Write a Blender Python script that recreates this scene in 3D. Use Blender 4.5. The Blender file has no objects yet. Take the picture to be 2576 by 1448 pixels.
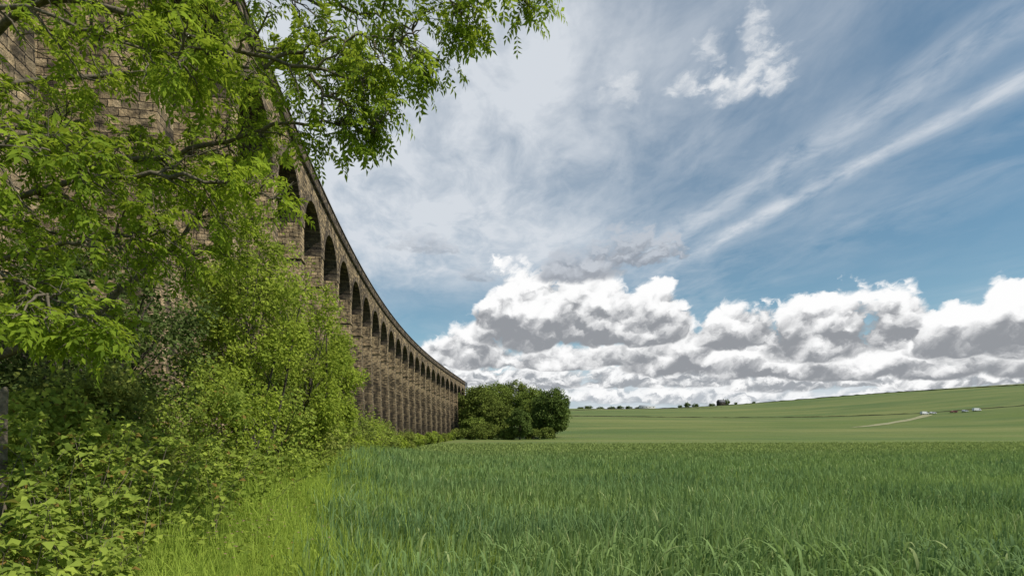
import bpy, math, numpy as np
from mathutils import Vector
rng = np.random.default_rng(11)
scene = bpy.context.scene
COL = scene.collection
PI = math.pi

# ------------------------------------------------------------------ helpers
def link(ob, parent=None):
    COL.objects.link(ob)
    if parent is not None:
        ob.parent = parent
    return ob

def fast_mesh(name, V, F, mat=None, parent=None, uv=None, smooth=False):
    V = np.asarray(V, dtype=np.float32); F = np.asarray(F, dtype=np.int32)
    k = F.shape[1]; m = F.shape[0]
    me = bpy.data.meshes.new(name)
    me.vertices.add(len(V)); me.vertices.foreach_set('co', V.ravel())
    me.loops.add(m * k); me.loops.foreach_set('vertex_index', F.ravel())
    me.polygons.add(m)
    me.polygons.foreach_set('loop_start', np.arange(0, m * k, k, dtype=np.int32))
    if smooth:
        me.polygons.foreach_set('use_smooth', np.ones(m, dtype=bool))
    if uv is not None:
        l = me.uv_layers.new(name='UVMap')
        l.data.foreach_set('uv', np.asarray(uv, dtype=np.float32).ravel())
    me.update(calc_edges=True)
    if mat: me.materials.append(mat)
    ob = bpy.data.objects.new(name, me)
    return link(ob, parent)

def tag(ob, label=None, category=None, group=None, kind=None):
    if label: ob['label'] = label
    if category: ob['category'] = category
    if group: ob['group'] = group
    if kind: ob['kind'] = kind
    return ob

def empty(name, loc=(0, 0, 0)):
    e = bpy.data.objects.new(name, None); e.location = loc
    e.empty_display_size = 0.5
    return link(e)

def nrm(a):
    return a / (np.linalg.norm(a, axis=-1, keepdims=True) + 1e-9)

class Geo:
    def __init__(s): s.V = []; s.F = []; s.U = []; s.n = 0
    def add(s, V, F, U=None):
        V = np.asarray(V, float); F = np.asarray(F, int)
        s.V.append(V); s.F.append(F + s.n); s.n += len(V)
        if U is not None: s.U.append(np.asarray(U, float))
    def quad(s, pts, uvs):
        s.add(pts, [[0, 1, 2, 3]], uvs)
    def obj(s, name, mat, parent=None, smooth=False):
        V = np.concatenate(s.V); F = np.concatenate(s.F)
        U = np.concatenate(s.U) if s.U else None
        return fast_mesh(name, V, F, mat, parent, U, smooth)

def tubes(P, R, sides=5):
    P = np.asarray(P, float); R = np.asarray(R, float)
    n, k, _ = P.shape
    d = nrm(P[:, -1] - P[:, 0])
    ref = np.tile([0.31, 0.2, 0.93], (n, 1))
    bad = np.abs((d * ref).sum(1)) > 0.9
    ref[bad] = [1, 0.1, 0]
    a = nrm(np.cross(d, ref)); b = np.cross(d, a)
    th = np.arange(sides) * 2 * PI / sides
    ring = a[:, None, :] * np.cos(th)[None, :, None] + b[:, None, :] * np.sin(th)[None, :, None]
    V = P[:, :, None, :] + ring[:, None, :, :] * R[:, :, None, None]
    V = V.reshape(-1, 3)
    i = np.arange(n)[:, None, None] * k * sides
    j = np.arange(k - 1)[None, :, None] * sides
    s0 = np.arange(sides)[None, None, :]; s1 = (s0 + 1) % sides
    F = np.stack([i + j + s0, i + j + s1, i + j + sides + s1, i + j + sides + s0], -1).reshape(-1, 4)
    return V, F

def leaf_geo(pos, d, nr, L, W, fold=0.15, droop=0.12):
    d = nrm(d); side = nrm(np.cross(d, nr)); nr = np.cross(side, d)
    L = np.asarray(L)[:, None]; W = np.asarray(W)[:, None]
    B = pos
    M = pos + d * L * 0.5
    T = pos + d * L - nr * L * droop
    Rr = pos + d * L * 0.42 + side * W + nr * W * fold * 2
    Ll = pos + d * L * 0.42 - side * W + nr * W * fold * 2
    V = np.stack([B, M, T, Rr, Ll], 1).reshape(-1, 3)
    i = np.arange(len(pos))[:, None] * 5
    F = np.concatenate([i + np.array([[0, 3, 2, 1]]), i + np.array([[0, 1, 2, 4]])], 0)
    return V, F

def rand_dir(n):
    return nrm(rng.normal(size=(n, 3)))

# ------------------------------------------------------------------ node helper
class NT:
    def __init__(s, tree): s.t = tree; s.N = tree.nodes; s.L = tree.links
    def put(s, sock, v):
        if v is None: return
        if isinstance(v, bpy.types.NodeSocket): s.L.new(v, sock)
        else: sock.default_value = v
    def m(s, op, a, b=None, c=None, clamp=False):
        n = s.N.new('ShaderNodeMath'); n.operation = op; n.use_clamp = clamp
        s.put(n.inputs[0], a); s.put(n.inputs[1], b); s.put(n.inputs[2], c)
        return n.outputs[0]
    def add(s, a, b): return s.m('ADD', a, b)
    def sub(s, a, b): return s.m('SUBTRACT', a, b)
    def mul(s, a, b): return s.m('MULTIPLY', a, b)
    def div(s, a, b): return s.m('DIVIDE', a, b)
    def mad(s, a, b, c): return s.m('MULTIPLY_ADD', a, b, c)
    def sstep(s, x, lo, hi, a=0.0, b=1.0):
        n = s.N.new('ShaderNodeMapRange'); n.interpolation_type = 'SMOOTHSTEP'
        s.put(n.inputs[0], x); s.put(n.inputs[1], lo); s.put(n.inputs[2], hi); s.put(n.inputs[3], a); s.put(n.inputs[4], b)
        return n.outputs[0]
    def lin(s, x, lo, hi, a=0.0, b=1.0):
        n = s.N.new('ShaderNodeMapRange'); n.clamp = True
        s.put(n.inputs[0], x); s.put(n.inputs[1], lo); s.put(n.inputs[2], hi); s.put(n.inputs[3], a); s.put(n.inputs[4], b)
        return n.outputs[0]
    def vec(s, x, y, z=0.0):
        n = s.N.new('ShaderNodeCombineXYZ'); s.put(n.inputs[0], x); s.put(n.inputs[1], y); s.put(n.inputs[2], z)
        return n.outputs[0]
    def sep(s, v):
        n = s.N.new('ShaderNodeSeparateXYZ'); s.put(n.inputs[0], v); return n.outputs
    def noise(s, v, scale=1.0, detail=5.0, rough=0.5, dist=0.0, dim='3D'):
        n = s.N.new('ShaderNodeTexNoise'); n.noise_dimensions = dim; s.put(n.inputs['Vector'], v)
        n.inputs['Scale'].default_value = scale; n.inputs['Detail'].default_value = detail
        n.inputs['Roughness'].default_value = rough; n.inputs['Distortion'].default_value = dist
        return n.outputs[0]
    def mix(s, f, a, b, mode='MIX'):
        n = s.N.new('ShaderNodeMix'); n.data_type = 'RGBA'; n.blend_type = mode
        s.put(n.inputs[0], f)
        for sock, v in ((n.inputs[6], a), (n.inputs[7], b)):
            if isinstance(v, (tuple, list)) and len(v) == 3: v = (*v, 1)
            s.put(sock, v)
        return n.outputs[2]
    def new(s, t): return s.N.new(t)

def new_mat(name):
    m = bpy.data.materials.new(name); m.use_nodes = True
    t = NT(m.node_tree); t.N.clear()
    out = t.new('ShaderNodeOutputMaterial')
    bs = t.new('ShaderNodeBsdfPrincipled')
    t.L.new(bs.outputs[0], out.inputs[0])
    return m, t, bs, out

def pos(t):
    return t.new('ShaderNodeNewGeometry').outputs['Position']

def leaf_mat(name, dark, light, tl=0.35, nscale=0.8, tcol=None, dead=None, extra=None):
    m = bpy.data.materials.new(name); m.use_nodes = True
    t = NT(m.node_tree); t.N.clear()
    out = t.new('ShaderNodeOutputMaterial')
    g = t.new('ShaderNodeNewGeometry')
    rp = g.outputs['Random Per Island']
    n = t.noise(g.outputs['Position'], nscale, 2, 0.6)
    f = t.add(t.mul(rp, 0.5), t.mul(t.lin(n, 0.32, 0.68), 0.55))
    col = t.mix(f, dark, light)
    if extra: col = extra(t, g.outputs['Position'], col, rp)
    if dead: col = t.mix(t.m('GREATER_THAN', rp, .965), col, dead)
    df = t.new('ShaderNodeBsdfDiffuse'); t.L.new(col, df.inputs[0])
    tr = t.new('ShaderNodeBsdfTranslucent')
    tc = t.mix(0.5, col, tcol or tuple(min(1, c * 1.5) for c in light))
    t.L.new(tc, tr.inputs[0])
    ms = t.new('ShaderNodeMixShader'); ms.inputs[0].default_value = tl
    t.L.new(df.outputs[0], ms.inputs[1]); t.L.new(tr.outputs[0], ms.inputs[2])
    t.L.new(ms.outputs[0], out.inputs[0])
    return m

def plain_mat(name, col, rough=0.7, nscale=8.0, var=0.35, bump=0.3, metal=0.0):
    m, t, bs, out = new_mat(name)
    p = pos(t)
    n = t.noise(p, nscale, 4, 0.6)
    c = t.mix(t.lin(n, 0.3, 0.7), tuple(x * (1 - var) for x in col), tuple(min(1, x * (1 + var)) for x in col))
    t.L.new(c, bs.inputs['Base Color'])
    bs.inputs['Roughness'].default_value = rough; bs.inputs['Metallic'].default_value = metal
    b = t.new('ShaderNodeBump'); b.inputs['Strength'].default_value = bump; b.inputs['Distance'].default_value = 0.03
    t.L.new(n, b.inputs['Height']); t.L.new(b.outputs[0], bs.inputs['Normal'])
    return m

# ------------------------------------------------------------------ terrain
_ky = np.array([-4000, -50, 80, 130, 200, 300, 450, 650, 900, 1150, 1600, 2600, 6000], float)
_kz = np.array([0, 0, 0, 0.4, 2.2, 7, 20, 36.0, 49.5, 48, 30, 10, 0], float)
_yy = np.arange(-500, 6001, 5.0)
_zz = np.interp(_yy, _ky, _kz)
_ker = np.exp(-0.5 * (np.arange(-12, 13) / 5.0) ** 2); _ker /= _ker.sum()
_zp = np.pad(_zz, 12, mode='edge'); _zs = np.convolve(_zp, _ker, mode='valid')
def sst(x, a, b):
    u = np.clip((x - a) / (b - a), 0, 1); return u * u * (3 - 2 * u)
def T(x, y):
    x = np.asarray(x, float); y = np.asarray(y, float)
    z = np.interp(y, _yy, _zs)
    z = z + 36 * np.exp(-0.5 * (((x - 700) / 240) ** 2 + ((y - 600) / 280) ** 2))
    z = z + 0.9 * sst(-x, 3.6, 7.5) * (1 - sst(y, 28, 60))
    far = sst(y, 150, 400)
    z = z + far * (1.2 * np.sin(x / 61 + 1) + 0.9 * np.sin(y / 47 + x / 90))
    z = z + 0.05 * np.sin(x * 0.9 + y * 0.35) * np.sin(y * 0.6)
    return z

def build_ground(mat):
    u = np.linspace(-1, 1, 361)
    xs = 3500 * np.sinh(5.2 * u) / np.sinh(5.2)
    w = np.linspace(0, 1, 420)
    ys = -120 + 5600 * (np.exp(4.4 * w) - 1) / (np.exp(4.4) - 1)
    X, Y = np.meshgrid(xs, ys)
    Z = T(X, Y)
    V = np.stack([X, Y, Z], -1).reshape(-1, 3)
    ny, nx = X.shape
    i = np.arange(ny - 1)[:, None] * nx + np.arange(nx - 1)[None, :]
    F = np.stack([i, i + 1, i + nx + 1, i + nx], -1).reshape(-1, 4)
    ob = fast_mesh('ground', V, F, mat, smooth=True)
    tag(ob, 'rolling green arable farmland rising to a hill', 'ground', kind='structure')

def ground_material():
    m, t, bs, out = new_mat('field_ground')
    p = pos(t); x, y, z = t.sep(p)
    wob = t.mul(t.sub(t.noise(p, 0.02, 3), 0.5), 80)
    yw = t.add(y, wob)
    near = (0.10, 0.125, 0.038)
    band = (0.170, 0.218, 0.062)
    mid = (0.135, 0.175, 0.050)
    hill = (0.145, 0.18, 0.060)
    c = t.mix(t.sstep(y, 60, 90), near, band)
    c = t.mix(t.sstep(yw, 110, 300), c, mid)
    c = t.mix(t.sstep(t.add(yw, t.mul(x, 0.15)), 390, 460), c, hill)
    rowv = t.vec(t.mul(x, 0.06), t.mul(y, 0.9), 0)
    rows = t.noise(rowv, 1.0, 3, 0.6)
    c = t.mix(t.mul(t.lin(rows, 0.35, 0.65), 0.4), c, t.mix(0.6, c, (0.06, 0.10, 0.028)))
    big = t.noise(t.vec(t.mul(x, .35), t.mul(y, 1.8), 0), 0.012, 4, 0.6)
    c = t.mix(t.mul(t.lin(big, 0.44, 0.62), 0.75), c, (0.225, 0.23, 0.085))
    big2 = t.noise(t.vec(t.mul(x, .4), t.mul(y, 1.5), 4), 0.02, 5, 0.65)
    c = t.mix(t.mul(t.lin(big2, 0.47, 0.64), 0.6), c, (0.08, 0.13, 0.045))
    fine = t.noise(p, 1.3, 4, 0.75)
    c = t.mix(t.mul(t.lin(fine, 0.35, 0.7), 0.6), c, t.mix(1.0, c, (0.5, 0.56, 0.46), 'MULTIPLY'))
    tw = t.m('FRACT', t.div(t.add(x, t.mul(y, 0.35)), 22.0))
    tl = t.mul(t.m('LESS_THAN', tw, 0.035), t.sstep(y, 90, 130))
    c = t.mix(t.mul(tl, 0.4), c, (0.06, 0.09, 0.03))
    t.L.new(c, bs.inputs['Base Color'])
    bs.inputs['Roughness'].default_value = 0.9
    bs.inputs['Specular IOR Level'].default_value = 0.1
    b = t.new('ShaderNodeBump'); b.inputs['Strength'].default_value = 0.8; b.inputs['Distance'].default_value = 0.5
    t.L.new(t.add(fine, t.mul(rows, 0.8)), b.inputs['Height']); t.L.new(b.outputs[0], bs.inputs['Normal'])
    return m

build_ground(ground_material())

# ------------------------------------------------------------------ stone
def stone_material(name, c1, c2, bw=0.78, rh=0.33, dark=1.0, far=.05):
    m, t, bs, out = new_mat(name)
    uv = t.new('ShaderNodeUVMap').outputs[0]
    p = pos(t)
    ux, uy, uz = t.sep(uv)
    dn = t.noise(uv, 2.2, 4, .65, 0, '2D')
    d1 = t.mul(t.sub(dn, 0.5), 0.18)
    uvw = t.vec(t.add(ux, d1), t.add(uy, t.mul(d1, .6)), 0)
    b1 = t.new('ShaderNodeTexBrick')
    t.L.new(uvw, b1.inputs['Vector'])
    b1.inputs['Color1'].default_value = (*c1, 1); b1.inputs['Color2'].default_value = (*c2, 1)
    b1.inputs['Mortar'].default_value = (0.05, 0.042, 0.032, 1)
    b1.inputs['Scale'].default_value = 1; b1.inputs['Mortar Size'].default_value = .022
    b1.inputs['Mortar Smooth'].default_value = 0.5
    b1.inputs['Brick Width'].default_value = bw; b1.inputs['Row Height'].default_value = rh
    b1.offset = .5; b1.squash = 0.7; b1.squash_frequency = 3
    col = b1.outputs['Color']
    px, py, pz = t.sep(p)
    tint = t.noise(t.vec(t.add(t.mul(ux, 1.4), 9), t.mul(uy, 3.1), 0), 1.0, 1, 0.5, 0, '2D')
    col = t.mix(t.mul(t.lin(tint, .48, .62), .45), col, t.mix(1.0, col, (.62, .68, .78), 'MULTIPLY'))
    st = t.noise(t.vec(t.mul(ux, 0.9), t.mul(uy, 0.14), 0), 1.0, 4, 0.65, 0, '2D')
    big = t.noise(p, 0.5, 4, 0.65)
    crs = t.noise(t.vec(t.mul(ux, 1.25), t.mul(uy, 3.0), 0), 1.0, 2, 0.5, 0, '2D')
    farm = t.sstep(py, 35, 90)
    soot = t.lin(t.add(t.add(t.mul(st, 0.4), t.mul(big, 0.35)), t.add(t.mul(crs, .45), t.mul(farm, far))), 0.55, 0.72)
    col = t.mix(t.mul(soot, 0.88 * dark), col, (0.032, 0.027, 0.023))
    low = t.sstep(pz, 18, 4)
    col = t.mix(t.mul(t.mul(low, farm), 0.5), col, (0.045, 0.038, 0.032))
    fine = t.noise(uv, 8.0, 5, 0.7, 0, '2D')
    col = t.mix(t.mul(t.lin(fine, 0.35, 0.7), 0.6), col, t.mix(1.0, col, (0.4, 0.37, 0.34), 'MULTIPLY'))
    t.L.new(col, bs.inputs['Base Color'])
    bs.inputs['Roughness'].default_value = 0.93
    bs.inputs['Specular IOR Level'].default_value = 0.15
    h = t.add(t.mul(t.sub(1.0, b1.outputs['Fac']), 1.0), t.mul(fine, 1.2))
    b = t.new('ShaderNodeBump'); b.inputs['Strength'].default_value = 1.0; b.inputs['Distance'].default_value = 0.1
    t.L.new(h, b.inputs['Height']); t.L.new(b.outputs[0], bs.inputs['Normal'])
    return m
STONE = stone_material('weathered_gritstone', (0.80, 0.59, 0.34), (0.33, 0.245, 0.15))
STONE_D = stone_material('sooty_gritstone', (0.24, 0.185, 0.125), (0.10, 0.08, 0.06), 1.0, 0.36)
STONE_M = stone_material('brown_gritstone', (0.40, 0.305, 0.20), (0.16, 0.12, 0.085), 0.9, 0.36)
STONE_F = stone_material('drystone', (0.20, 0.195, 0.11), (0.11, 0.115, 0.065), 0.5, 0.2, .6)

# ------------------------------------------------------------------ viaduct
pts = np.array([(41, -16.9), (45.5, -17.4), (54.2, -18.85), (63.4, -20.3), (79.6, -22.4), (93.6, -23.4), (113.8, -24.5),
                (145, -25.2), (189.7, -24.6), (246.6, -20.8), (20, -13.6), (12, -12.3)])
pc = np.polyfit(pts[:, 0], pts[:, 1], 4)
YY = np.linspace(-2, 262, 2641); XX = np.polyval(pc, YY)
SS = np.concatenate([[0], np.cumsum(np.hypot(np.diff(XX), np.diff(YY)))])
def Xv(y): return np.polyval(pc, y)
def frame(s):
    y = np.interp(s, SS, YY); x = np.interp(s, SS, XX)
    d = np.polyval(np.polyder(pc), y)
    ln = np.hypot(d, 1)
    tx, ty = d / ln, 1 / ln
    return x, y, tx, ty
def W(s, off, z):
    x, y, tx, ty = frame(s)
    return np.array([x + ty * off, y - tx * off, z])
DEPTH = 7.4; SP = 9.0; R = 3.8; ZS = 20.7; ZT = 26.2
sC = np.interp(45.2, YY, SS)
sP0 = sC - SP * 4.5
NP = int((np.interp(248, YY, SS) - sP0) / SP) + 1
viad = empty('viaduct', tuple(W(sP0, -DEPTH / 2, 0)))
tag(viad, 'long curved stone railway viaduct with tall arches', 'viaduct')
def vparent(ob):
    ob.parent = viad
    ob.matrix_parent_inverse.translation = -Vector(viad.location)
    return ob
g = Geo(); gb = Geo()
NA = 16
for k in range(NP - 1):
    sc = sP0 + SP * (k + 0.5)
    th = np.linspace(PI, 0, NA + 1)
    ss = sc + R * np.cos(th); zz = ZS + R * np.sin(th)
    for off in (0.0, -DEPTH):
        for i in range(NA):
            g.quad([W(ss[i], off, zz[i]), W(ss[i + 1], off, zz[i + 1]), W(ss[i + 1], off, ZT), W(ss[i], off, ZT)],
                   [(ss[i], zz[i]), (ss[i + 1], zz[i + 1]), (ss[i + 1], ZT), (ss[i], ZT)])
        for a, b in ((sc - SP / 2, sc - R), (sc + R, sc + SP / 2)):
            g.quad([W(a, off, ZS), W(b, off, ZS), W(b, off, ZT), W(a, off, ZT)], [(a, ZS), (b, ZS), (b, ZT), (a, ZT)])
    for i in range(NA):
        l0 = R * (PI - th[i]); l1 = R * (PI - th[i + 1])
        gb.quad([W(ss[i], 0, zz[i]), W(ss[i + 1], 0, zz[i + 1]), W(ss[i + 1], -DEPTH, zz[i + 1]), W(ss[i], -DEPTH, zz[i])],
                [(0, l0), (0, l1), (DEPTH, l1), (DEPTH, l0)])
    r = Geo(); R2 = R + 0.62; pr = 0.07
    for i in range(NA):
        a0, a1 = th[i], th[i + 1]
        def q(rad, a, off): return W(sc + rad * math.cos(a), off, ZS + rad * math.sin(a))
        l0 = R * (PI - a0); l1 = R * (PI - a1)
        r.quad([q(R - .004, a0, pr), q(R - .004, a1, pr), q(R2, a1, pr), q(R2, a0, pr)], [(0, l0), (0, l1), (.6, l1), (.6, l0)])
        r.quad([q(R2, a0, pr), q(R2, a1, pr), q(R2, a1, -.02), q(R2, a0, -.02)], [(0, l0), (0, l1), (.1, l1), (.1, l0)])
        r.quad([q(R - .004, a0, pr), q(R - .004, a1, pr), q(R - .004, a1, -.02), q(R - .004, a0, -.02)], [(0, l0), (0, l1), (.1, l1), (.1, l0)])
    vparent(r.obj('arch_ring', STONE_M))
vparent(g.obj('spandrel_wall', STONE))
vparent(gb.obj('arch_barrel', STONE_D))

def box_rings(gm, s, rings):
    x, y, tx, ty = frame(s)
    def P(ds, off, z):
        return np.array([x + tx * ds + ty * off, y + ty * ds - tx * off, z])
    for (z0, h0, e0), (z1, h1, e1) in zip(rings[:-1], rings[1:]):
        c0 = [(-h0, e0), (h0, e0), (h0, -DEPTH - e0), (-h0, -DEPTH - e0)]
        c1 = [(-h1, e1), (h1, e1), (h1, -DEPTH - e1), (-h1, -DEPTH - e1)]
        for i in range(4):
            j = (i + 1) % 4
            la = 0.0; lb = 2 * h0 if i % 2 == 0 else DEPTH + 2 * e0
            zz0, zz1 = z0, z1
            if abs(z1 - z0) < 0.01: zz1 = z0 + 0.2
            gm.quad([P(*c0[i], z0), P(*c0[j], z0), P(*c1[j], z1), P(*c1[i], z1)],
                    [(la + i * 3.3, zz0), (lb + i * 3.3, zz0), (lb + i * 3.3, zz1), (la + i * 3.3, zz1)])
    z, h, e = rings[-1]
    gm.quad([P(-h, e, z), P(h, e, z), P(h, -DEPTH - e, z), P(-h, -DEPTH - e, z)], [(0, 0), (2 * h, 0), (2 * h, 8), (0, 8)])
for k in range(NP):
    s = sP0 + SP * k
    x, y, tx, ty = frame(s)
    gz = float(T(x, y)) - 1.5
    gm = Geo(); hb = SP / 2 - R
    if k == NP - 1: hb = 3.0
    bt = (18.2 - gz) / 65.0
    box_rings(gm, s, [(gz, hb + bt + .15, bt * 1.5 + .15), (gz + 3.4, hb + bt + .12, bt * 1.5 + .12), (gz + 3.5, hb + bt, bt * 1.5), (17.6, hb + 0.02, 0.02), (17.6, hb + .13, .13), (17.85, hb + .13, .13), (17.93, hb, 0.0), (ZS - .001, hb, 0.0)])
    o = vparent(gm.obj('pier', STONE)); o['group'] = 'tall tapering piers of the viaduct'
sE = sP0 + SP * (NP - 1)
def sweep(gm, prof, s0, s1, step=1.5):
    ss = np.arange(s0, s1 + step, step); ss[-1] = s1
    L = [0]
    for a, b in zip(prof[:-1], prof[1:]): L.append(L[-1] + math.hypot(b[0] - a[0], b[1] - a[1]))
    for a, b in zip(ss[:-1], ss[1:]):
        for i in range(len(prof) - 1):
            gm.quad([W(a, *prof[i]), W(b, *prof[i]), W(b, *prof[i + 1]), W(a, *prof[i + 1])],
                    [(a, L[i]), (b, L[i]), (b, L[i + 1]), (a, L[i + 1])])
    for s in (s0, s1):
        pf = prof
        if len(pf) >= 4:
            c = pf[:4] if len(pf) <= 5 else [pf[0], pf[1], pf[-3], pf[-2]]
            gm.quad([W(s, *c[0]), W(s, *c[1]), W(s, *c[2]), W(s, *c[3])], [(0, 0), (1, 0), (1, 1), (0, 1)])
sA, sB = sP0 - SP / 2, sE + 3.0
gm = Geo()
sweep(gm, [(0.0, ZS), (0.0, ZT), (-DEPTH, ZT), (-DEPTH, ZS), (0.0, ZS)], sE + .002, sB)
vparent(gm.obj('abutment', STONE))
gm = Geo()
sweep(gm, [(0.0, ZT + .002), (0.22, ZT + .12), (0.24, ZT + .3), (-DEPTH - .24, ZT + .3), (-DEPTH - .22, ZT + .12), (-DEPTH, ZT + .002), (0, ZT + .002)], sA, sB)
vparent(gm.obj('cornice', STONE_D))
gm = Geo()
for off in (0.04, -DEPTH + 0.41):
    sweep(gm, [(off, ZT + .303), (off, 27.75), (off - .45, 27.75), (off - .45, ZT + .303), (off, ZT + .303)], sA, sB)
vparent(gm.obj('parapet', STONE_M))
gm = Geo()
for off in (0.12, -DEPTH + 0.49):
    sweep(gm, [(off, 27.753), (off, 27.9), (off - .2, 28.0), (off - .6, 27.9), (off - .6, 27.753), (off, 27.753)], sA, sB)
vparent(gm.obj('coping', STONE_D))
IRON = plain_mat('dark_iron', (0.03, 0.03, 0.03), 0.6)
gm = Geo()
for i in range(6):
    s = sB + .3 + i * 1.6
    P = np.array([[W(s, -.3, 24.5), W(s, -.3, 28.2)]]); gm.add(*tubes(P, np.full((1, 2), .09), 4))
for z in (27.2, 28.1):
    P = np.array([[W(sB + .2, -.3, z), W(sB + 8.4, -.3, z)]]); gm.add(*tubes(P, np.full((1, 2), .06), 4))
vparent(gm.obj('railing', IRON))

# ------------------------------------------------------------------ vegetation builders
BARK = plain_mat('grey_brown_bark', (0.12, 0.10, 0.065), 0.9, 14, 0.5, 0.7)
BARK_D = plain_mat('dark_bark', (0.06, 0.05, 0.035), 0.9, 10, 0.5, 0.6)
M_ASH = leaf_mat('ash_leaf', (0.08, 0.135, 0.02), (0.32, 0.42, 0.04), 0.45, 0.9, (0.48, 0.58, 0.045))
M_HAW = leaf_mat('hawthorn_leaf', (0.05, 0.08, 0.026), (0.15, 0.195, 0.055), 0.25, 1.2)
M_ELD = leaf_mat('willow_leaf', (0.125, 0.18, 0.028), (0.37, 0.44, 0.06), 0.38, 1.0)
M_BRA = leaf_mat('bramble_leaf', (0.10, 0.155, 0.032), (0.36, 0.43, 0.07), 0.35, 1.1, None, (.25, .16, .05))
M_OLV = leaf_mat('olive_shrub_leaf', (0.10, 0.13, 0.032), (0.29, 0.32, 0.07), 0.32, 1.0)
M_TRD = leaf_mat('wood_dark_leaf', (0.06, 0.095, 0.024), (0.15, 0.20, 0.05), 0.2, 0.3)
M_TRM = leaf_mat('wood_mid_leaf', (0.085, 0.115, 0.026), (0.20, 0.24, 0.05), 0.2, 0.3)
M_TRL = leaf_mat('wood_light_leaf', (0.095, 0.135, 0.028), (0.23, 0.285, 0.058), 0.2, 0.3)

def clump_leaves(C, Rr, per, L, aspect=0.35, squash=0.85, up=0.55):
    C = np.asarray(C, float); Rr = np.asarray(Rr, float)
    n = len(C)
    idx = np.repeat(np.arange(n), per)
    N = len(idx)
    d = rand_dir(N)
    ph = rng.uniform(0, 6.28, (n, 3))
    lump = 1 + 0.28 * np.sin(3.1 * d[:, 0] + ph[idx, 0]) + 0.28 * np.sin(3.7 * d[:, 1] + ph[idx, 1]) + 0.2 * np.sin(4.3 * d[:, 2] + ph[idx, 2])
    r = Rr[idx] * lump * rng.uniform(0.25, 1.12, N) ** 0.6
    P = C[idx] + d * r[:, None] * np.array([1, 1, squash])
    nr = nrm(d * 0.6 + np.array([0, 0, up]) + rng.normal(size=(N, 3)) * 0.4)
    ld = nrm(d * 0.7 + rng.normal(size=(N, 3)) * 0.6 + np.array([0, 0, -0.1]))
    LL = L * rng.uniform(0.6, 1.3, N)
    return leaf_geo(P, ld, nr, LL, LL * aspect)

def crown_clumps(c, rad, n, cr, flat_bottom=-0.75, kmin=.25):
    c = np.array(c, float); rad = np.array(rad, float)
    out = []
    while len(out) < n:
        d = rand_dir(1)[0]
        if d[2] < flat_bottom: continue
        k = rng.uniform(kmin, 1.0) ** 0.45
        out.append(c + d * rad * k * rng.uniform(0.85, 1.08))
    return np.array(out), cr * rng.uniform(0.6, 1.25, n)

def make_plant(name, label, category, base, C, Rr, per, L, leafm, barkm, tr=0.2, group=None, parts=('trunk', 'crown'),
               sides=6, multi=1, aspect=0.35, nlimbs=None, squash=.85):
    bx, by = base; bz = float(T(bx, by)) - 0.1
    e = empty(name, (bx, by, bz))
    tag(e, label, category, group)
    g1 = Geo()
    o = np.array([bx, by, bz])
    cen = C.mean(0)
    zt = C[:, 2].max()
    segs = []
    for mth in range(multi):
        top = np.array([cen[0] + rng.normal() * 0.15 * multi, cen[1] + rng.normal() * .15 * multi, cen[2] + (zt - cen[2]) * 0.55])
        st = o + np.array([*(rng.uniform(-1, 1, 2)), 0]) * min(0.12 * (multi - 1), tr * .6)
        t = np.linspace(0, 1, 9)[:, None]
        ctr = st * (1 - t) + top * t
        ctr[:, :2] += 0.04 * (zt - bz) * np.stack([np.sin(t[:, 0] * 4 + mth), np.sin(t[:, 0] * 5 + 2 * mth)], 1) * t
        rr = tr * (1 - 0.82 * t[:, 0]) ; rr[0] *= 1.35
        segs.append(ctr)
        v, f = tubes(ctr[None], rr[None], 8); g1.add(v, f)
    nl = nlimbs or min(len(C), 40)
    sel = rng.permutation(len(C))[:nl]
    P = []; RR = []
    for i in sel:
        ctr = segs[i % len(segs)]
        tgt = C[i]
        zi = np.clip((tgt[2] - bz) * rng.uniform(0.35, 0.75), 0.15 * (zt - bz), None) + bz
        j = np.argmin(np.abs(ctr[:, 2] - zi)); s0 = ctr[j]
        t = np.linspace(0, 1, 6)[:, None]
        mid = (s0 + tgt) / 2 + np.array([0, 0, 0.12 * np.linalg.norm(tgt - s0)]) + rng.normal(size=3) * 0.05 * np.linalg.norm(tgt - s0)
        P.append((1 - t) ** 2 * s0 + 2 * t * (1 - t) * mid + t * t * tgt)
        RR.append(tr * 0.42 * (1 - 0.8 * t[:, 0]))
    v, f = tubes(np.array(P), np.array(RR), 5); g1.add(v, f)
    a = g1.obj(parts[0], barkm, None, True)
    g2 = Geo(); g2.add(*clump_leaves(C, Rr, per, L, aspect, squash))
    b = g2.obj(parts[1], leafm, None)
    for ob in (a, b):
        ob.parent = e; ob.matrix_parent_inverse.translation = -Vector(e.location)
    return e

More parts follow.
